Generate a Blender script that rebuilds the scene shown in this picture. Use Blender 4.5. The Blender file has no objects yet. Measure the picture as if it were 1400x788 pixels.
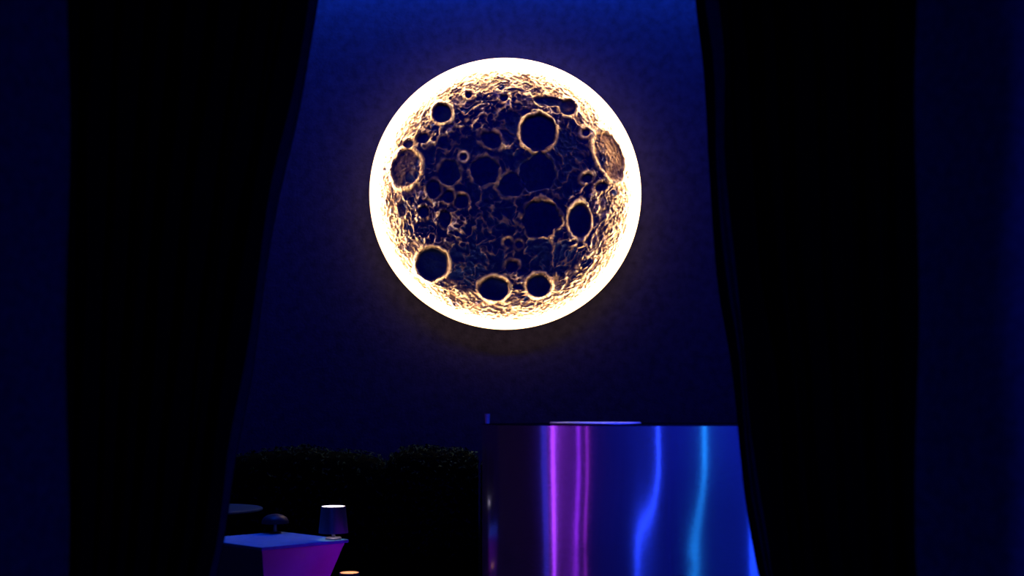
import bpy, bmesh, math, random
import numpy as np
from mathutils import Vector

C = bpy.context.scene.collection
R = math.radians

# ---------------------------------------------------------------- camera
H = 1.45
cd = bpy.data.cameras.new('camera')
cam = bpy.data.objects.new('camera', cd)
C.objects.link(cam)
cam.location = (0, 0, H)
cam.rotation_euler = (R(90), 0, 0)
cd.sensor_width = 36
cd.lens = 36 * 1500 / 1400
cd.shift_y = (568 - 394) / 1400
cd.dof.use_dof = True
cd.dof.focus_distance = 9.5
cd.dof.aperture_fstop = 3.0
cd.clip_start = 0.05
bpy.context.scene.camera = cam

# ---------------------------------------------------------------- world, lights, exposure
vs = bpy.context.scene.view_settings
vs.view_transform = 'Standard'
vs.look = 'None'
vs.exposure = 0.0
vs.gamma = 1.0
vs.use_curve_mapping = False

w = bpy.data.worlds.new('world')
bpy.context.scene.world = w
w.use_nodes = True
w.node_tree.nodes['Background'].inputs[0].default_value = (0.05, 0.05, 1, 1)
w.node_tree.nodes['Background'].inputs[1].default_value = 0.001


def aim(o, target):
    o.rotation_euler = (Vector(target) - Vector(o.location)).to_track_quat('-Z', 'Y').to_euler()


def area(name, loc, target, sx, sy, power, col, spread=180):
    l = bpy.data.lights.new(name, 'AREA')
    l.shape = 'RECTANGLE'
    l.size, l.size_y = sx, sy
    l.spread = R(spread)
    l.energy = power
    l.color = col
    o = bpy.data.objects.new(name, l)
    C.objects.link(o)
    o.location = loc
    aim(o, target)
    return o


def spot(name, loc, target, angle, power, col, size=0.05, blend=0.5):
    l = bpy.data.lights.new(name, 'SPOT')
    l.energy = power
    l.color = col
    l.spot_size = R(angle)
    l.spot_blend = blend
    l.shadow_soft_size = size
    o = bpy.data.objects.new(name, l)
    C.objects.link(o)
    o.location = loc
    aim(o, target)
    return o


BLUE = (0.03, 0.05, 1.0)
AZURE = (0.015, 0.16, 1.0)
# blue wash along the top of the far wall
area('cove_strip', (0, 9.42, 5.52), (0, 9.66, 4.9), 11.5, 0.06, 78, (0.015, 0.15, 1.0))
# blue hall wash from the ceiling
area('hall_wash', (0, 6.0, 6.0), (0, 9.6, 3.6), 6.0, 0.5, 75, (0.004, 0.014, 1.0))
# blue spot on the tables
spot('table_spot', (-1.9, 6.2, 5.9), (-1.36, 6.2, 0.75), 12, 290, (0.0, 0.12, 1.0))
# magenta floor lamp on the pedestal's right side
spot('floor_par', (-0.32, 6.12, 0.3), (-1.15, 6.0, 0.6), 50, 10, (0.42, 0.0, 1.0))
# added spots: blue fill on the drum, narrow pale one on its tray
spot('drum_fill', (1.25, 3.15, 2.5), (0.62, 4.3, 0.95), 56, 270, (0.012, 0.03, 1.0))
spot('tray_fill', (0.33, 4.5, 5.9), (0.33, 4.46, 1.41), 5, 260, (0.85, 0.75, 1.0))
# upright light tubes of the room, mirrored in the drum
area('tube_magenta', (-2.86, 3.37, 1.3), (0.18, 4.37, 1.3), 0.16, 2.6, 0.34, (0.42, 0.05, 1.0), 40)
area('tube_purple', (-2.6, 2.66, 1.3), (0.24, 4.32, 1.3), 0.12, 2.6, 0.14, (0.36, 0.03, 1.0), 40)
area('tube_violet', (-1.9, 2.5, 1.3), (0.3, 4.29, 1.3), 0.12, 2.6, 0.10, (0.5, 0.04, 0.9), 40)
area('tube_indigo', (-2.83, 3.96, 1.3), (0.13, 4.4, 1.3), 0.40, 2.6, 0.12, (0.04, 0.05, 1.0), 40)
area('tube_blue', (-0.39, -1.21, 1.3), (0.54, 4.2, 1.3), 0.18, 2.6, 0.55, (0.02, 0.06, 1.0), 40)
area('tube_teal', (2.06, 0.97, 1.3), (0.74, 4.2, 1.3), 0.22, 2.6, 0.32, (0.01, 0.22, 0.7), 40)
area('tube_azure', (2.6, 3.13, 1.3), (0.95, 4.26, 1.3), 0.3, 2.6, 0.5, (0.01, 0.06, 1.0), 40)
# unseen side fills added to light the outer drapes, leaving inner edges dark
area('drape_fill_left', (-1.75, 0.7, 1.7), (-1.0, 1.8, 1.5), 0.3, 1.6, 2.0, (0.012, 0.05, 1.0), 120)
area('drape_fill_right', (1.75, 0.7, 1.7), (1.0, 1.8, 1.5), 0.3, 1.6, 3.8, (0.03, 0.05, 1.0), 120)


# ---------------------------------------------------------------- materials
def mat(name, col, rough=0.7, metal=0.0, spec=0.3, emit=None, strength=0.0,
        noise=0.0, nscale=8.0, bump=0.0, bscale=60.0, alpha=None, transmission=0.0):
    m = bpy.data.materials.new(name)
    m.use_nodes = True
    nt = m.node_tree
    p = nt.nodes['Principled BSDF']
    p.inputs['Base Color'].default_value = (*col, 1)
    p.inputs['Roughness'].default_value = rough
    p.inputs['Metallic'].default_value = metal
    p.inputs['Specular IOR Level'].default_value = spec
    p.inputs['Transmission Weight'].default_value = transmission
    tc = nt.nodes.new('ShaderNodeTexCoord')
    if emit:
        p.inputs['Emission Color'].default_value = (*emit, 1)
        p.inputs['Emission Strength'].default_value = strength
    if noise > 0:
        n = nt.nodes.new('ShaderNodeTexNoise')
        n.inputs['Scale'].default_value = nscale
        n.inputs['Detail'].default_value = 6
        nt.links.new(tc.outputs['Object'], n.inputs['Vector'])
        r = nt.nodes.new('ShaderNodeValToRGB')
        r.color_ramp.elements[0].position = 0.3
        r.color_ramp.elements[1].position = 0.7
        r.color_ramp.elements[0].color = tuple(c * (1 - noise) for c in col) + (1,)
        r.color_ramp.elements[1].color = tuple(min(1, c * (1 + noise)) for c in col) + (1,)
        nt.links.new(n.outputs['Fac'], r.inputs['Fac'])
        nt.links.new(r.outputs['Color'], p.inputs['Base Color'])
    if bump > 0:
        n2 = nt.nodes.new('ShaderNodeTexNoise')
        n2.inputs['Scale'].default_value = bscale
        n2.inputs['Detail'].default_value = 4
        nt.links.new(tc.outputs['Object'], n2.inputs['Vector'])
        b = nt.nodes.new('ShaderNodeBump')
        b.inputs['Strength'].default_value = bump
        b.inputs['Distance'].default_value = 0.01
        nt.links.new(n2.outputs['Fac'], b.inputs['Height'])
        nt.links.new(b.outputs['Normal'], p.inputs['Normal'])
    return m


M_WALL = mat('wall_plaster', (0.055, 0.05, 0.12), 0.9, spec=0.1, noise=0.25, nscale=14, bump=0.4, bscale=40)
M_DARK = mat('dark_paint', (0.03, 0.03, 0.035), 0.9, spec=0.1, noise=0.2, nscale=3)
M_FLOOR = mat('dark_floor', (0.02, 0.02, 0.022), 0.5, noise=0.3, nscale=5)
M_VELVET = mat('black_velvet', (0.008, 0.007, 0.012), 0.95, spec=0.02, noise=0.2, nscale=30, bump=0.2, bscale=200)
M_LIT_FOLD = mat('navy_lit_fold', (0.075, 0.06, 0.13), 0.9, spec=0.05, noise=0.2, nscale=40)  # lighter navy stands for blue light caught on the curtain's edge fold
M_DRAPE = mat('navy_drape', (0.12, 0.12, 0.2), 0.95, spec=0.05, noise=0.25, nscale=60, bump=0.3, bscale=220)
M_LEAF = mat('hedge_leaf', (0.007, 0.026, 0.016), 0.8, spec=0.1, noise=0.4, nscale=20)
M_TWIG = mat('hedge_core', (0.003, 0.004, 0.003), 1.0, spec=0.0, noise=0.3, nscale=20)
M_TABLE = mat('blue_lit_laminate', (0.09, 0.30, 0.62), 0.7, noise=0.12, nscale=25)  # white laminate with the blue light put into its colour
M_TABLE_DIM = mat('dim_lit_laminate', (0.006, 0.04, 0.12), 0.7, noise=0.12, nscale=25)  # same laminate, darkened to stand for the weaker light farther back
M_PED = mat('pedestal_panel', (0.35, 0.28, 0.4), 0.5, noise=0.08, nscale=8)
M_SHADE = mat('lamp_metal', (0.30, 0.28, 0.36), 0.35, metal=0.5, noise=0.05, nscale=30)
M_DOME = mat('dark_lamp_dome', (0.03, 0.025, 0.05), 0.45, metal=0.3, noise=0.05, nscale=30)
M_TOP = mat('matt_black_top', (0.012, 0.012, 0.014), 1.0, spec=0.0, noise=0.1)
M_FROST = mat('frosted_glass', (0.9, 0.9, 0.95), 0.3, spec=0.5, noise=0.05)
M_RELIEF_FILL = mat('relief_fill_glow', (0.9, 0.8, 0.6), 0.5, emit=(1.0, 0.69, 0.39), strength=165.0)  # strong hidden glow added to light the moon relief
M_GLOW = mat('lamp_glow', (0.9, 0.85, 0.85), 0.5, emit=(1.0, 0.86, 0.84), strength=4.0)
M_WARMGLOW = mat('warm_glow', (0.9, 0.7, 0.5), 0.5, emit=(1.0, 0.38, 0.12), strength=1.6)
M_TRAY = mat('pale_tray', (0.85, 0.82, 0.85), 0.3, noise=0.05, nscale=20)
M_RING = mat('led_ring', (0.9, 0.85, 0.7), 0.5, emit=(1.0, 0.62, 0.31), strength=3.5)
M_BACK = mat('moon_housing', (0.05, 0.045, 0.04), 0.6, noise=0.1)


def foil_material():
    m = bpy.data.materials.new('mirror_foil')
    m.use_nodes = True
    nt = m.node_tree
    nt.nodes.clear()
    out = nt.nodes.new('ShaderNodeOutputMaterial')
    g1 = nt.nodes.new('ShaderNodeBsdfGlossy')
    g1.inputs['Roughness'].default_value = 0.13
    g1.inputs['Color'].default_value = (0.62, 0.62, 0.68, 1)
    g2 = nt.nodes.new('ShaderNodeBsdfGlossy')
    g2.inputs['Roughness'].default_value = 0.24
    g2.inputs['Color'].default_value = (0.6, 0.6, 0.7, 1)
    mix = nt.nodes.new('ShaderNodeMixShader')
    mix.inputs[0].default_value = 0.35
    df = nt.nodes.new('ShaderNodeBsdfDiffuse')
    df.inputs['Color'].default_value = (0.5, 0.5, 0.6, 1)
    mix2 = nt.nodes.new('ShaderNodeMixShader')
    mix2.inputs[0].default_value = 0.2
    tc = nt.nodes.new('ShaderNodeTexCoord')
    mp = nt.nodes.new('ShaderNodeMapping')
    mp.inputs['Scale'].default_value = (30, 30, 120)
    n = nt.nodes.new('ShaderNodeTexNoise')
    n.inputs['Scale'].default_value = 1.0
    b = nt.nodes.new('ShaderNodeBump')
    b.inputs['Strength'].default_value = 0.02
    b.inputs['Distance'].default_value = 0.01
    nt.links.new(tc.outputs['Object'], mp.inputs['Vector'])
    nt.links.new(mp.outputs['Vector'], n.inputs['Vector'])
    nt.links.new(n.outputs['Fac'], b.inputs['Height'])
    nt.links.new(b.outputs['Normal'], g1.inputs['Normal'])
    nt.links.new(b.outputs['Normal'], g2.inputs['Normal'])
    nt.links.new(g1.outputs[0], mix.inputs[1])
    nt.links.new(g2.outputs[0], mix.inputs[2])
    nt.links.new(mix.outputs[0], mix2.inputs[1])
    nt.links.new(df.outputs[0], mix2.inputs[2])
    nt.links.new(mix2.outputs[0], out.inputs[0])
    return m


M_FOIL = foil_material()


# ---------------------------------------------------------------- helpers
def link_mesh(name, verts, faces, m, parent=None, smooth=False):
    me = bpy.data.meshes.new(name)
    me.from_pydata([tuple(v) for v in verts], [], faces)
    me.update()
    if smooth:
        for p in me.polygons:
            p.use_smooth = True
    me.materials.append(m)
    o = bpy.data.objects.new(name, me)
    C.objects.link(o)
    if parent:
        o.parent = parent
    return o


def bm_obj(name, bm, m, parent=None, smooth=False):
    me = bpy.data.meshes.new(name)
    bmesh.ops.recalc_face_normals(bm, faces=bm.faces)
    bm.to_mesh(me)
    bm.free()
    if smooth:
        for p in me.polygons:
            p.use_smooth = True
    me.materials.append(m)
    o = bpy.data.objects.new(name, me)
    C.objects.link(o)
    if parent:
        o.parent = parent
    return o


def box(name, x0, x1, y0, y1, z0, z1, m, parent=None, bevel=0.0):
    bm = bmesh.new()
    vs_ = [bm.verts.new((x, y, z)) for x in (x0, x1) for y in (y0, y1) for z in (z0, z1)]
    for f in ((0, 1, 3, 2), (4, 6, 7, 5), (0, 4, 5, 1), (2, 3, 7, 6), (0, 2, 6, 4), (1, 5, 7, 3)):
        bm.faces.new([vs_[i] for i in f])
    if bevel:
        bmesh.ops.bevel(bm, geom=bm.edges[:], offset=bevel, segments=2, affect='EDGES', profile=0.5)
    return bm_obj(name, bm, m, parent)


def lathe(name, profile, m, parent=None, seg=48, smooth=True):
    """surface of revolution about local z; profile = [(r, z), ...]"""
    verts, faces, rows = [], [], []
    for r, z in profile:
        if r < 1e-6:
            rows.append([len(verts)])
            verts.append((0, 0, z))
        else:
            rows.append(list(range(len(verts), len(verts) + seg)))
            verts += [(r * math.cos(2 * math.pi * i / seg), r * math.sin(2 * math.pi * i / seg), z) for i in range(seg)]
    for a, b in zip(rows, rows[1:]):
        for i in range(seg):
            j = (i + 1) % seg
            if len(a) == 1 and len(b) == 1:
                continue
            if len(a) == 1:
                faces.append((a[0], b[i], b[j]))
            elif len(b) == 1:
                faces.append((a[i], b[0], a[j]))
            else:
                faces.append((a[i], b[i], b[j], a[j]))
    o = link_mesh(name, verts, faces, m, parent, smooth)
    bm = bmesh.new()
    bm.from_mesh(o.data)
    bmesh.ops.recalc_face_normals(bm, faces=bm.faces)
    bm.to_mesh(o.data)
    bm.free()
    if smooth:
        o.data.set_sharp_from_angle(angle=R(35))
    return o


def thing(name, label, cat, loc=(0, 0, 0), rz=0, group=None):
    o = bpy.data.objects.new(name, None)
    C.objects.link(o)
    o.empty_display_size = 0.1
    o.location = loc
    o.rotation_euler = (0, 0, rz)
    o['label'] = label
    o['category'] = cat
    if group:
        o['group'] = group
    return o


def struct(o, label=None):
    o['kind'] = 'structure'
    if label:
        o['label'] = label
    return o


# ---------------------------------------------------------------- the room
struct(box('floor', -6, 6, -4, 9.7, -0.1, 0, M_FLOOR), 'dark floor of the hall')
struct(box('ceiling', -6, 6, -4, 9.7, 6.2, 6.3, M_DARK), 'dark ceiling of the hall')
struct(box('wall_back', -6.1, 6.1, 9.7, 9.8, -0.1, 6.3, M_WALL), 'dark back wall washed with blue light from above')
struct(box('wall_left', -6.1, -6, -4, 9.7, -0.1, 6.3, M_DARK), 'dark left wall')
struct(box('wall_right', 6, 6.1, -4, 9.7, -0.1, 6.3, M_DARK), 'dark right wall')
struct(box('wall_front', -6.1, 6.1, -4.1, -4, -0.1, 6.3, M_DARK), 'dark wall behind the viewer')
struct(box('trim_1', -6, 6, 2.9, 3.12, 3.7, 3.9, M_DARK, bevel=0.01), 'dark beam carrying the black curtains')
struct(box('trim_2', -6, 6, 1.68, 1.9, 3.7, 3.9, M_DARK, bevel=0.01), 'dark beam carrying the navy drapes')


# ---------------------------------------------------------------- drapes
def cloth(name, inner, outer_x, y0, z0, z1, folds, amp, curl, m, side, parent=None, seed=0, nu=220, nv=70, edge_fold=0.0, curl_w=0.035, lit_fold=None):
    """hanging cloth between outer_x and the inner edge polyline [(z, x), ...]; side = -1 left, +1 right"""
    zs = [p[0] for p in inner]
    xs = [p[1] for p in inner]
    verts, faces = [], []
    rng = random.Random(seed)
    ph = [rng.uniform(0, 6.28) for _ in range(6)]
    for j in range(nv + 1):
        z = z0 + (z1 - z0) * j / nv
        xi = float(np.interp(z, zs, xs))
        for i in range(nu + 1):
            s = i / nu
            x = outer_x + (xi - outer_x) * s
            a = amp * (0.75 + 0.25 * math.sin(2.1 * s * 6 + ph[0]))
            y = y0 + a * math.sin(2 * math.pi * folds * s + 0.35 * math.sin(z * 1.7 + ph[1]) + ph[2]) \
                + 0.3 * a * math.sin(2 * math.pi * folds * 2.3 * s + ph[3] + z * 0.5)
            d = abs(xi - x)                       # distance from the inner edge
            y += curl * math.exp(-(d / curl_w) ** 2)
            if edge_fold:
                c = 0.03 + 0.05 * max(0.0, (2.3 - z))
                y += edge_fold * math.exp(-((d - c - 0.02) / 0.022) ** 2)
            x += 0.004 * math.sin(z * 9 + ph[4] + s * 40)
            verts.append((x, y, z))
    for j in range(nv):
        for i in range(nu):
            k = j * (nu + 1) + i
            faces.append((k, k + 1, k + nu + 2, k + nu + 1))
    if lit_fold:  # added strip, light on the fold put into its colour
        i0, i1 = lit_fold
        hv, hf, n = [], [], i1 - i0 + 1
        for j in range(nv + 1):
            for i in range(i0, i1 + 1):
                x, y, z = verts[j * (nu + 1) + i]
                hv.append((x, y - 0.007, z))
        for j in range(nv):
            for i in range(n - 1):
                k = j * n + i
                hf.append((k, k + 1, k + n + 1, k + n))
        e = link_mesh('lit_fold', hv, hf, M_LIT_FOLD, parent, True)
        e['label'] = 'navy strip painting the blue light caught on the edge fold'
        hm = e.modifiers.new('thickness', 'SOLIDIFY')
        hm.thickness = 0.004
        hm.offset = 0
    o = link_mesh(name, verts, faces, m, parent, True)
    md = o.modifiers.new('thickness', 'SOLIDIFY')
    md.thickness = 0.006
    md.offset = 0
    return o


def px(pts, Y):
    return sorted((H + (568 - v) * Y / 1500, (u - 700) * Y / 1500) for v, u in pts)


# inner edges measured at the curtain's plane, 3 m from the viewer
left_edge = [(0.02, -0.93), (0.6, -0.93), (0.85, -0.87), (1.01, -0.836), (1.09, -0.816), (1.22, -0.794),
             (1.354, -0.776), (1.576, -0.736), (1.816, -0.700), (2.10, -0.652), (2.366, -0.594), (2.586, -0.55), (3.7, -0.38)]
right_edge = [(0.02, 0.84), (0.6, 0.80), (0.85, 0.735), (1.01, 0.688), (1.232, 0.652), (1.414, 0.628),
              (1.61, 0.608), (1.786, 0.582), (2.08, 0.553), (2.18, 0.544), (2.434, 0.536), (2.586, 0.518), (3.7, 0.40)]
t = thing('curtain', 'black velvet curtain on the left, tied back beside the small tables', 'curtain', group='black tied back curtains')
cloth('cloth', left_edge, -1.24, 3.0, 0.02, 3.72, 8, 0.035, 0.07, M_VELVET, -1, t, 3, edge_fold=0.03, lit_fold=(213, 220))
box('tieback', -1.27, -0.885, 2.93, 3.06, 0.66, 0.74, M_VELVET, t, 0.02)
t = thing('curtain', 'black velvet curtain on the right, overlapping the shiny drum bar', 'curtain', group='black tied back curtains')
cloth('cloth', right_edge, 1.16, 3.0, 0.02, 3.72, 7, 0.035, 0.07, M_VELVET, 1, t, 5, edge_fold=-0.04, lit_fold=(205, 214))
box('tieback', 0.755, 1.18, 2.93, 3.06, 0.66, 0.74, M_VELVET, t, 0.02)

t = thing('drape', 'dark blue drape at the left border of the photo', 'drape', group='dark blue outer drapes')
cloth('cloth', [(0.02, -0.80), (3.7, -0.80)], -1.5, 1.8, 0.02, 3.72, 2.2, 0.02, 0.16, M_DRAPE, -1, t, 8, curl_w=0.05)
t = thing('drape', 'dark blue drape at the right border of the photo', 'drape', group='dark blue outer drapes')
cloth('cloth', [(0.02, 0.725), (3.7, 0.728)], 1.55, 1.8, 0.02, 3.72, 2.2, 0.02, 0.16, M_DRAPE, 1, t, 11, curl_w=0.05)

# ---------------------------------------------------------------- moon wall lamp
MS = 9.6 / 1500                 # metres per photo pixel at the lamp
MC = Vector((-0.058, 9.70, 3.37))
moon = thing('moon_lamp', 'big round moon lamp with glowing cream rim on the blue wall', 'lamp', MC)


def perlin(x, y, seed):
    rng = np.random.RandomState(seed)
    n = 64
    ang = rng.rand(n, n) * 2 * np.pi
    gx, gy = np.cos(ang), np.sin(ang)
    xi, yi = np.floor(x).astype(int), np.floor(y).astype(int)
    fx, fy = x - xi, y - yi
    u = fx * fx * fx * (fx * (fx * 6 - 15) + 10)
    v = fy * fy * fy * (fy * (fy * 6 - 15) + 10)

    def g(ix, iy, dx, dy):
        return gx[ix % n, iy % n] * dx + gy[ix % n, iy % n] * dy
    a = g(xi, yi, fx, fy) * (1 - u) + g(xi + 1, yi, fx - 1, fy) * u
    b = g(xi, yi + 1, fx, fy - 1) * (1 - u) + g(xi + 1, yi + 1, fx - 1, fy - 1) * u
    return (a * (1 - v) + b * v) * 1.5


def fbm(x, y, seed, o=4):
    s, a = 0, 0.5
    for k in range(o):
        s = s + a * perlin(x * 2 ** k, y * 2 ** k, seed + k)
        a *= 0.5
    return s


def sstep(a, b, x):
    q = np.clip((x - a) / (b - a), 0, 1)
    return q * q * (3 - 2 * q)


def moon_relief():
    N = 430
    RP = 181.0
    g = np.linspace(-RP, RP, N)
    X, Y = np.meshgrid(g, g)                 # photo pixels from the moon's centre, y up
    # the picture is of a sphere: features crowd towards the limb
    rr = np.sqrt(X * X + Y * Y) / 184.0
    k = 1 + 0.55 * np.clip(rr, 0, 0.985) ** 4
    wx = X * k + 9 * fbm(X / 38, Y / 38, 11)
    wy = Y * k + 9 * fbm(X / 38 + 9, Y / 38 + 4, 17)
    r1 = 1 - np.abs(fbm(wx / 33 + 3, wy / 33 + 7, 23, 3)) * 3.6
    r2 = 1 - np.abs(fbm(wx / 16 + 13, wy / 16 + 2, 41, 2)) * 3.4
    ridge = np.clip(r1, 0, 1) ** 3 * 0.7 + np.clip(r2, 0, 1) ** 3 * 0.5
    fine = fbm(wx / 6, wy / 6, 67, 3)
    # dark plains: (x, y, rx, ry) in photo pixels
    seas = [(8, -2, 78, 62), (44, 12, 52, 60), (-18, 28, 62, 34), (30, -84, 66, 26), (70, -86, 34, 20), (88, 58, 34, 36),
            (20, 92, 48, 26), (-52, 66, 44, 28), (-42, -92, 46, 34), (-68, 18, 36, 34), (-84, 52, 34, 20), (4, -60, 60, 36), (102, -36, 22, 30)]
    sea = np.zeros_like(X)
    nz = 0.35 * fbm(X / 22, Y / 22, 91, 4) + 0.12 * fbm(X / 8, Y / 8, 95, 2)
    for cx, cy, a, b in seas:
        d = np.sqrt(((X - cx) / a) ** 2 + ((Y - cy) / b) ** 2) + nz
        sea = np.maximum(sea, 1 - sstep(0.82, 1.08, d))
    h = ridge * (3.0 - 1.7 * sea) + fine * 1.6 * (1 - 0.5 * sea) + (1 - sea) * 1.5
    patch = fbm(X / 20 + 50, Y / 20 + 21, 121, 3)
    rim_glow = sstep(0.66, 0.86, rr + 0.32 * patch)  # cream band towards the limb: the ring's glow put into the print colour
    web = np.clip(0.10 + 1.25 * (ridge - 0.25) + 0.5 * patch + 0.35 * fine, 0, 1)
    land = np.clip((1 - sea) * (web * (1 - rim_glow) + (0.70 + 0.5 * fine) * rim_glow)
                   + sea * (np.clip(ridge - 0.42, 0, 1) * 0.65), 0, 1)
    h *= 1 - 0.4 * rim_glow
    # dark scratches and pits in the land outside the seas
    pits = sstep(0.24, 0.42, fbm(wx / 9 + 31, wy / 5 + 8, 71, 3)) * (1 - sea)
    land *= 1 - 0.75 * pits
    h -= 1.6 * pits
    # craters: cx, cy (photo px from centre, y up), rx, ry, tilt deg, floor depth, rim strength, floor darkness
    cr = [(-86, 112, 13, 13, 0, 3.2, 1.0, 1.0), (44, 86, 24, 25, 0, 4.0, 1.0, 1.0), (85, 120, 11, 11, 0, 3, 1.0, 1.0),
          (-135, 37, 19, 26, -14, 2.2, 0.9, 0.55), (141, 54, 17, 34, 22, 1.6, 1.0, 0.25),
          (-50, 137, 4.5, 4.5, 0, 2, 0.8, 1.0), (-2, 133, 5.5, 5, 0, 2, 0.8, 1.0), (-57, 53, 4.5, 4.5, 0, 2, 1.0, 1.0), (110, 86, 6, 5, 0, 2, 0.9, 1.0),
          (-19, 76, 15, 11, -20, 2.2, 0.7, 0.7), (-76, 31, 16, 17, 0, 2.2, 0.5, 1.0), (-28, 34, 21, 20, 0, 2.2, 0.4, 1.0), (8, 14, 19, 17, 0, 2, 0.35, 1.0),
          (44, 32, 26, 26, 0, 2, 0.15, 1.0), (48, -32, 26, 26, 0, 3.0, 0.7, 1.0), (101, -34, 15, 23, 0, 3, 1.0, 0.9),
          (-100, -93, 22, 22, 0, 4.2, 1.0, 1.0), (-15, -127, 20, 16, 0, 3.6, 1.0, 1.0), (45, -123, 16, 15, 0, 3.4, 1.0, 1.0),
          (3, -64, 5, 5, 0, 1.6, 0.6, 1.0), (18, -66, 5, 5, 0, 1.6, 0.6, 1.0), (9, -97, 9, 8, 0, 2, 0.5, 1.0), (-164, 36, 2.5, 2.5, 0, 2, 0.2, 1.0),
          (-60, -8, 10, 10, 0, 2, 0.5, 1.0), (-78, -2, 8, 9, 0, 2, 0.6, 1.0), (-98, 8, 10, 12, 0, 2, 0.6, 0.9), (-82, -32, 9, 11, 0, 2, 0.5, 0.8),
          (-112, -22, 7, 8, 0, 2, 0.6, 0.8), (112, 24, 8, 6, 20, 2, 0.8, 0.9), (130, 12, 9, 6, 30, 2, 0.8, 0.8), (-140, -20, 6, 9, 0, 1.6, 0.6, 0.6),
          (-112, 78, 9, 7, 20, 2, 0.6, 0.9), (-132, 70, 7, 6, 30, 2, 0.5, 0.9), (60, 128, 26, 6, -8, 1.6, 0.6, 0.9)]
    for cx, cy, a, b, tl, dep, rim, dark in cr:
        ct, st = math.cos(R(tl)), math.sin(R(tl))
        dx, dy = X - cx, Y - cy
        u, v = dx * ct + dy * st, -dx * st + dy * ct
        wob = 1 + (0.14 if rim > 0.75 else 0.34) * fbm(X / 14 + cx, Y / 14 + cy, 57, 2)
        q = np.sqrt((u / a) ** 2 + (v / b) ** 2) * wob
        sz = min(a, b)
        wd = max(0.09, 2.2 / sz)
        inside = 1 - sstep(1 - wd * 0.6, 1 + wd * 0.2, q)
        rimm = np.exp(-((q - 1 - wd * 0.9) / wd) ** 2) * rim * np.clip((0.85 if rim > 0.75 else 0.55) + (0.7 if rim > 0.75 else 1.7) * fbm(X / 16 + cy, Y / 16 + cx, 77, 2), 0, 1.3)
        h = h * (1 - inside) + inside * ((0.25 if dark > 0.6 else 0.9) * h - dep)
        h = h + rimm * min(5.0, 1.5 + sz * 0.16)
        land = land * (1 - inside * dark)
        land = np.maximum(land, np.clip(rimm, 0, 1) * 0.95)
    # edge settles flat under the ring
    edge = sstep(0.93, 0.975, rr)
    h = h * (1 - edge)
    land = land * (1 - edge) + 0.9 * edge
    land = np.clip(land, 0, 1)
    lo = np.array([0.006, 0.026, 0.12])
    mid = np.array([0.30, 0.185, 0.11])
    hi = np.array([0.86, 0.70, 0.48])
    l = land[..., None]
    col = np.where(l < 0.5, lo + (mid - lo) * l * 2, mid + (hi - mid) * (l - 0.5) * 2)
    keep = (X * X + Y * Y) <= RP * RP
    idx = -np.ones((N, N), int)
    idx[keep] = np.arange(keep.sum())
    P = np.stack([X[keep] * MS, -(h[keep] * 0.0052), Y[keep] * MS], 1)
    a, b, c, d = idx[:-1, :-1], idx[:-1, 1:], idx[1:, 1:], idx[1:, :-1]
    ok = (a >= 0) & (b >= 0) & (c >= 0) & (d >= 0)
    F = np.stack([a[ok], b[ok], c[ok], d[ok]], 1)
    return P, F, col[keep]


P, F, COL = moon_relief()
P[:, 1] -= 0.115
me = bpy.data.meshes.new('relief_disc')
me.vertices.add(len(P))
me.vertices.foreach_set('co', P.astype(np.float32).ravel())
me.loops.add(F.size)
me.loops.foreach_set('vertex_index', F.astype(np.int32).ravel())
me.polygons.add(len(F))
me.polygons.foreach_set('loop_start', np.arange(0, F.size, 4, dtype=np.int32))
me.update(calc_edges=True)
me.polygons.foreach_set('use_smooth', np.ones(len(F), bool))
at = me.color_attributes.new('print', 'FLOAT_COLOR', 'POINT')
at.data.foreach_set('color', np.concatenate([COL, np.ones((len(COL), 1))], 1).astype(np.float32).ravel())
mm = bpy.data.materials.new('moon_print')
mm.use_nodes = True
nt = mm.node_tree
p = nt.nodes['Principled BSDF']
p.inputs['Roughness'].default_value = 0.75
p.inputs['Specular IOR Level'].default_value = 0.15
an = nt.nodes.new('ShaderNodeVertexColor')
an.layer_name = 'print'
tc = nt.nodes.new('ShaderNodeTexCoord')
nn = nt.nodes.new('ShaderNodeTexNoise')
nn.inputs['Scale'].default_value = 22
nn.inputs['Detail'].default_value = 5
mr = nt.nodes.new('ShaderNodeMapRange')
mr.inputs['From Min'].default_value = 0.3
mr.inputs['From Max'].default_value = 0.7
mr.inputs['To Min'].default_value = 0.75
mr.inputs['To Max'].default_value = 1.15
mx = nt.nodes.new('ShaderNodeVectorMath')
mx.operation = 'SCALE'
nt.links.new(tc.outputs['Object'], nn.inputs['Vector'])
nt.links.new(nn.outputs['Fac'], mr.inputs['Value'])
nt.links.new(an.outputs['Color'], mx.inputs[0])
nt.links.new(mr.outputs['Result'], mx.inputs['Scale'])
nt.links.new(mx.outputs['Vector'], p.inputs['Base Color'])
me.materials.append(mm)
relief = bpy.data.objects.new('relief_disc', me)
C.objects.link(relief)
relief.parent = moon
relief['label'] = 'dark cratered moon picture in relief'


def ring_y(name, prof, m, parent, seg=160):
    """surface of revolution about the local y axis; closed profile of (r, y)"""
    verts, faces = [], []
    n = len(prof)
    for i in range(seg):
        a = 2 * math.pi * i / seg
        verts += [(r * math.cos(a), y, r * math.sin(a)) for r, y in prof]
    for i in range(seg):
        for k in range(n):
            a, b = i * n + k, i * n + (k + 1) % n
            c, d = ((i + 1) % seg) * n + (k + 1) % n, ((i + 1) % seg) * n + k
            faces.append((a, b, c, d))
    o = link_mesh(name, verts, faces, m, parent, True)
    bm = bmesh.new()
    bm.from_mesh(o.data)
    bmesh.ops.recalc_face_normals(bm, faces=bm.faces)
    bm.to_mesh(o.data)
    bm.free()
    return o


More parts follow.
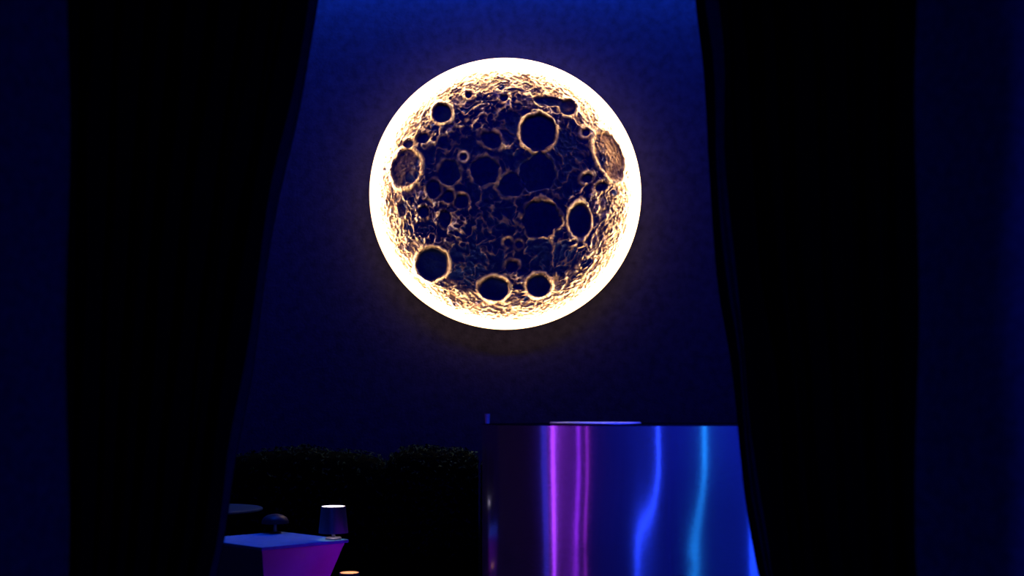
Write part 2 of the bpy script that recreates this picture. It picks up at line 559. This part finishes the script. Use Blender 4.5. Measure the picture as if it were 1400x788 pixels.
RR, rm = 1.141, 0.037
o = ring_y('light_ring', [(RR + rm * math.cos(a), -0.190 + rm * math.sin(a)) for a in np.linspace(0, 2 * math.pi, 13)[:-1]], M_RING, moon)
o['label'] = 'glowing cream light ring'
o = ring_y('relief_fill', [(1.108, -0.190), (1.138, -0.128), (1.139, -0.129), (1.109, -0.191)], M_RELIEF_FILL, moon)  # unseen glowing band added to brighten the relief
o['label'] = 'hidden glowing band added inside the rim to light the relief'
ring_y('light_shield', [(1.147, -0.155), (1.156, -0.155), (1.156, -0.08), (1.147, -0.08)], M_BACK, moon, 160)  # opaque sleeve added to keep the band's glow off the wall
ring_y('housing', [(0.02, -0.08), (1.156, -0.08), (1.156, -0.07), (0.9, -0.05), (0.9, -0.003), (0.02, -0.003)], M_BACK, moon, 160)

# ---------------------------------------------------------------- hedge
def shrub(x0, x1, top, label, seed):
    t = thing('hedge_shrub', label, 'shrub', ((x0 + x1) / 2, 9.1, 0), group='dark clipped shrubs under the moon')
    rng = random.Random(seed)
    hw, hd = (x1 - x0) / 2, 0.24
    # lumpy core
    bm = bmesh.new()
    bmesh.ops.create_icosphere(bm, subdivisions=4, radius=1)
    pts = []
    for v in bm.verts:
        d = v.co.normalized()
        k = (abs(d.x) ** 10 + abs(d.y) ** 10 + abs(d.z) ** 7) ** (-1 / 8.5)
        lump = 1 + 0.022 * math.sin(d.x * 5.5 + seed * 1.7) + 0.010 * math.sin(d.x * 13 + seed) - 0.03 * max(0, abs(d.x * k) - 0.75)
        v.co = Vector((max(-1, min(1, d.x * k)) * hw * 0.985, d.y * k * hd * 0.9, top / 2 + d.z * k * (top / 2) * 0.985 * lump))
        v.co.z = max(0.0, v.co.z)
        pts.append((v.co.copy(), d))
    bm_obj('branch_core', bm, M_TWIG, t, True)
    verts, faces = [], []
    for _ in range(5200):
        c, d = pts[rng.randrange(len(pts))]
        if d.y > 0.5 or c.z < 0.3:
            continue
        c = c + Vector((rng.uniform(-.03, .03), rng.uniform(-.03, .01), rng.uniform(-.03, .03)))
        n = (d + Vector((rng.gauss(0, .6), rng.gauss(0, .6), rng.gauss(0, .6)))).normalized()
        u = n.orthogonal().normalized()
        v2 = n.cross(u)
        a = rng.uniform(0, 6.28)
        u, v2 = u * math.cos(a) + v2 * math.sin(a), v2 * math.cos(a) - u * math.sin(a)
        L, W = rng.uniform(.03, .05), rng.uniform(.012, .02)
        k = len(verts)
        leaf = [c - u * L * .5, c + v2 * W * .5 + n * .004, c + u * L * .5, c - v2 * W * .5 + n * .004]
        for q in leaf:
            q.x = max(-hw, min(hw, q.x))
        verts += leaf
        faces.append((k, k + 1, k + 2, k + 3))
    lf = link_mesh('foliage', verts, faces, M_LEAF, t)
    lf['kind'] = 'stuff'
    return t


shrub(-3.7, -2.44, 1.13, 'dark clipped shrub mostly hidden behind the left black curtain', 4)
shrub(-2.40, -1.042, 1.17, 'widest visible dark clipped shrub, behind the small tables', 1)
shrub(-1.03, -0.28, 1.18, 'narrower dark clipped shrub next to the shiny drum bar', 2)
shrub(-0.26, 0.75, 1.14, 'dark clipped shrub standing behind the shiny drum bar', 3)

# ---------------------------------------------------------------- shiny drum bar
drum = thing('drum_bar', 'tall drum shaped bar clad in shiny foil mirroring magenta and blue streaks', 'bar', (0.66, 5.0, 0))
rad, top = 0.795, 1.408


def drum_r(a, z):
    # gentle dents in the cladding, a is the angle from the viewer's side
    q = min(1.0, max(0.0, (z - 0.92) / 0.36))
    low = 1 - q * q * (3 - 2 * q)
    e = min(1.0, max(0.0, (a + 1.25) / 0.5))
    low *= e * e * (3 - 2 * e)
    return rad - 0.0155 * math.sin(3.6 * (a + 0.12)) * low \
        + 0.0009 * math.sin(17 * a + 1.0 + 1.1 * z) + 0.0005 * math.sin(31 * a + 2.0 * z + 2)


NA, NZ = 360, 80
verts, faces = [], []
for j in range(NZ + 1):
    z = 0.02 + (top - 0.02) * j / NZ
    for i in range(NA):
        a = 2 * math.pi * i / NA
        b = (a + math.pi) % (2 * math.pi) - math.pi
        r = drum_r(b, z) if abs(b) < 2.2 else rad
        if 1.9 < abs(b) < 2.2:
            wgt = (2.2 - abs(b)) / 0.3
            r = rad + (drum_r(b, z) - rad) * wgt
        verts.append((r * math.sin(a), -r * math.cos(a), z))
for j in range(NZ):
    for i in range(NA):
        k, k2 = j * NA + i, j * NA + (i + 1) % NA
        faces.append((k, k2, k2 + NA, k + NA))
link_mesh('cladding', verts, faces, M_FOIL, drum, True)
lathe('counter_top', [(0, 1.39), (0.79, 1.39), (0.79, 1.411), (0, 1.411)], M_TOP, drum, 128)
lathe('plinth', [(0, 0.0), (0.76, 0.0), (0.76, 0.03), (0, 0.03)], M_BACK, drum, 96)

tray = thing('tray', 'thin pale tray lying on top of the shiny drum bar', 'tray', (0.34, 4.47, 1.411), R(-33) + R(0))
box('plate', -0.15, 0.15, -0.10, 0.10, 0, 0.006, M_TRAY, tray, 0.002)
vv, ff, path = [], [], [(-.15, -.10), (.15, -.10), (.15, .10), (-.15, .10)]
for cx, cy in path:
    sx, sy = math.copysign(1, cx), math.copysign(1, cy)
    for q in range(8):
        b = 2 * math.pi * q / 8
        vv.append((cx + sx * .005 * math.cos(b), cy + sy * .005 * math.cos(b), .006 + .005 * math.sin(b)))
for k in range(4):
    for q in range(8):
        ff.append((k * 8 + q, k * 8 + (q + 1) % 8, ((k + 1) % 4) * 8 + (q + 1) % 8, ((k + 1) % 4) * 8 + q))
rim = link_mesh('rim', vv, ff, M_TRAY, tray, True)
bm = bmesh.new()
bm.from_mesh(rim.data)
bmesh.ops.recalc_face_normals(bm, faces=bm.faces)
bm.to_mesh(rim.data)
bm.free()

g = thing('shot_glass', 'tiny pale glass at the left edge of the drum bar top', 'glass', (-0.114, 5.06, 1.411))
lathe('bowl', [(0, 0.0), (0.010, 0.0), (0.013, 0.045), (0.0118, 0.045), (0.009, 0.006), (0, 0.006)], M_FROST, g, 24)

# ---------------------------------------------------------------- small tables
n0 = Vector((-1.326, 5.80))
e1, e2 = Vector((0.407, 0.38)), Vector((-0.467, 0.42))
ctr = n0 + (e1 + e2) / 2


def on_table(a, b):
    q = n0 + e1 * a + e2 * b
    return (q.x, q.y, 0.75)


tb = thing('side_table', 'square white table lit blue on top and purple on its side panel', 'table', (ctr.x, ctr.y, 0))
cor = [(-e1 - e2) / 2, (e1 - e2) / 2, (e1 + e2) / 2, (-e1 + e2) / 2]


def slab(name, rings, m, parent, bevel=0.0):
    bm = bmesh.new()
    rows = [[bm.verts.new((c.x * s, c.y * s, z)) for c in cor] for s, z in rings]
    for a, b in zip(rows, rows[1:]):
        for i in range(4):
            bm.faces.new((a[i], a[(i + 1) % 4], b[(i + 1) % 4], b[i]))
    bm.faces.new(rows[0])
    bm.faces.new(rows[-1])
    if bevel:
        bmesh.ops.bevel(bm, geom=bm.edges[:], offset=bevel, segments=2, affect='EDGES', profile=0.5)
    return bm_obj(name, bm, m, parent)


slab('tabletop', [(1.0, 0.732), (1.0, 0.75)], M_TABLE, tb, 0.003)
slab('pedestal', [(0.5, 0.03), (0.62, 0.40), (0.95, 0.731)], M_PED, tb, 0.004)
slab('foot', [(0.7, 0.0), (0.7, 0.03)], M_PED, tb, 0.004)

tb2 = thing('side_table', 'round table farther back, peeking out from the left black curtain', 'table', (-2.32, 8.25, 0))
lathe('tabletop', [(0, 0.73), (0.43, 0.73), (0.436, 0.735), (0.436, 0.745), (0.43, 0.75), (0, 0.75)], M_TABLE_DIM, tb2, 96)
lathe('column', [(0.04, 0.02), (0.035, 0.4), (0.04, 0.731)], M_BACK, tb2, 32)
lathe('foot', [(0, 0), (0.22, 0), (0.22, 0.015), (0.05, 0.03), (0, 0.03)], M_BACK, tb2, 64)


# ---------------------------------------------------------------- lamps on the tables
def cone_lamp(label, loc, h, rt, rb, glow, pw, pcol):
    t = thing('table_lamp', label, 'lamp', loc, group='small cone shaped lamps glowing at the top')
    lathe('base', [(0, 0), (rb * .55, 0), (rb * .55, .008), (rb * .5, .012), (0, .012)], M_SHADE, t, 48)
    lathe('stem', [(.010, .011), (.010, h * .55)], M_SHADE, t, 20)
    lathe('shade', [(rb, h * .2), (rt, h), (rt - .003, h), (rb - .003, h * .2), (rb, h * .2)], M_SHADE, t, 64)
    lathe('diffuser', [(0, h - .014), (rt - .004, h - .014), (rt - .004, h - .002), (0, h + .001)], glow, t, 48)
    return t


cone_lamp('small lamp with white glowing top on the blue lit square table', on_table(0.9, 0.1), 0.187, 0.068, 0.083, M_GLOW, 0, None)

ml = thing('mushroom_lamp', 'small unlit mushroom lamp at the back corner of the square table', 'lamp', on_table(0.86, 0.92))
lathe('base', [(0, 0), (.035, 0), (.035, .006), (.02, .010), (0, .010)], M_DOME, ml, 40)
lathe('stem', [(.012, .009), (.009, .04), (.009, .09)], M_SHADE, ml, 24)
lathe('shade', [(.080, .058), (.078, .075), (.066, .094), (.045, .107), (.02, .113), (0, .114), (0, .110), (.044, .103), (.063, .091), (.075, .074), (.077, .058), (.080, .058)], M_DOME, ml, 56)

st = thing('low_stool', 'low dark stool carrying the amber glowing lamp by the square table', 'stool', (-0.83, 5.6, 0))
lathe('seat', [(0, .46), (.17, .46), (.18, .47), (.18, .49), (.17, .50), (0, .50)], M_BACK, st, 48)
for k in range(3):
    a = 2 * math.pi * k / 3 + 0.5
    q, s_ = Vector((math.cos(a), math.sin(a), 0)), .013
    vv, ff = [], []
    for z, rr_ in ((0, .16), (.461, .10)):
        c = q * rr_
        vv += [(c.x + s_ * math.cos(b), c.y + s_ * math.sin(b), z) for b in np.linspace(0, 2 * math.pi, 11)[:-1]]
    ff = [(i, (i + 1) % 10, 10 + (i + 1) % 10, 10 + i) for i in range(10)] + [tuple(range(9, -1, -1)), tuple(range(10, 20))]
    link_mesh('leg', vv, ff, M_BACK, st, True)
cone_lamp('small lamp with amber glowing top on a low stool, at the bottom border', (-0.83, 5.6, 0.50), 0.147, 0.05, 0.062, M_WARMGLOW, 0, None)
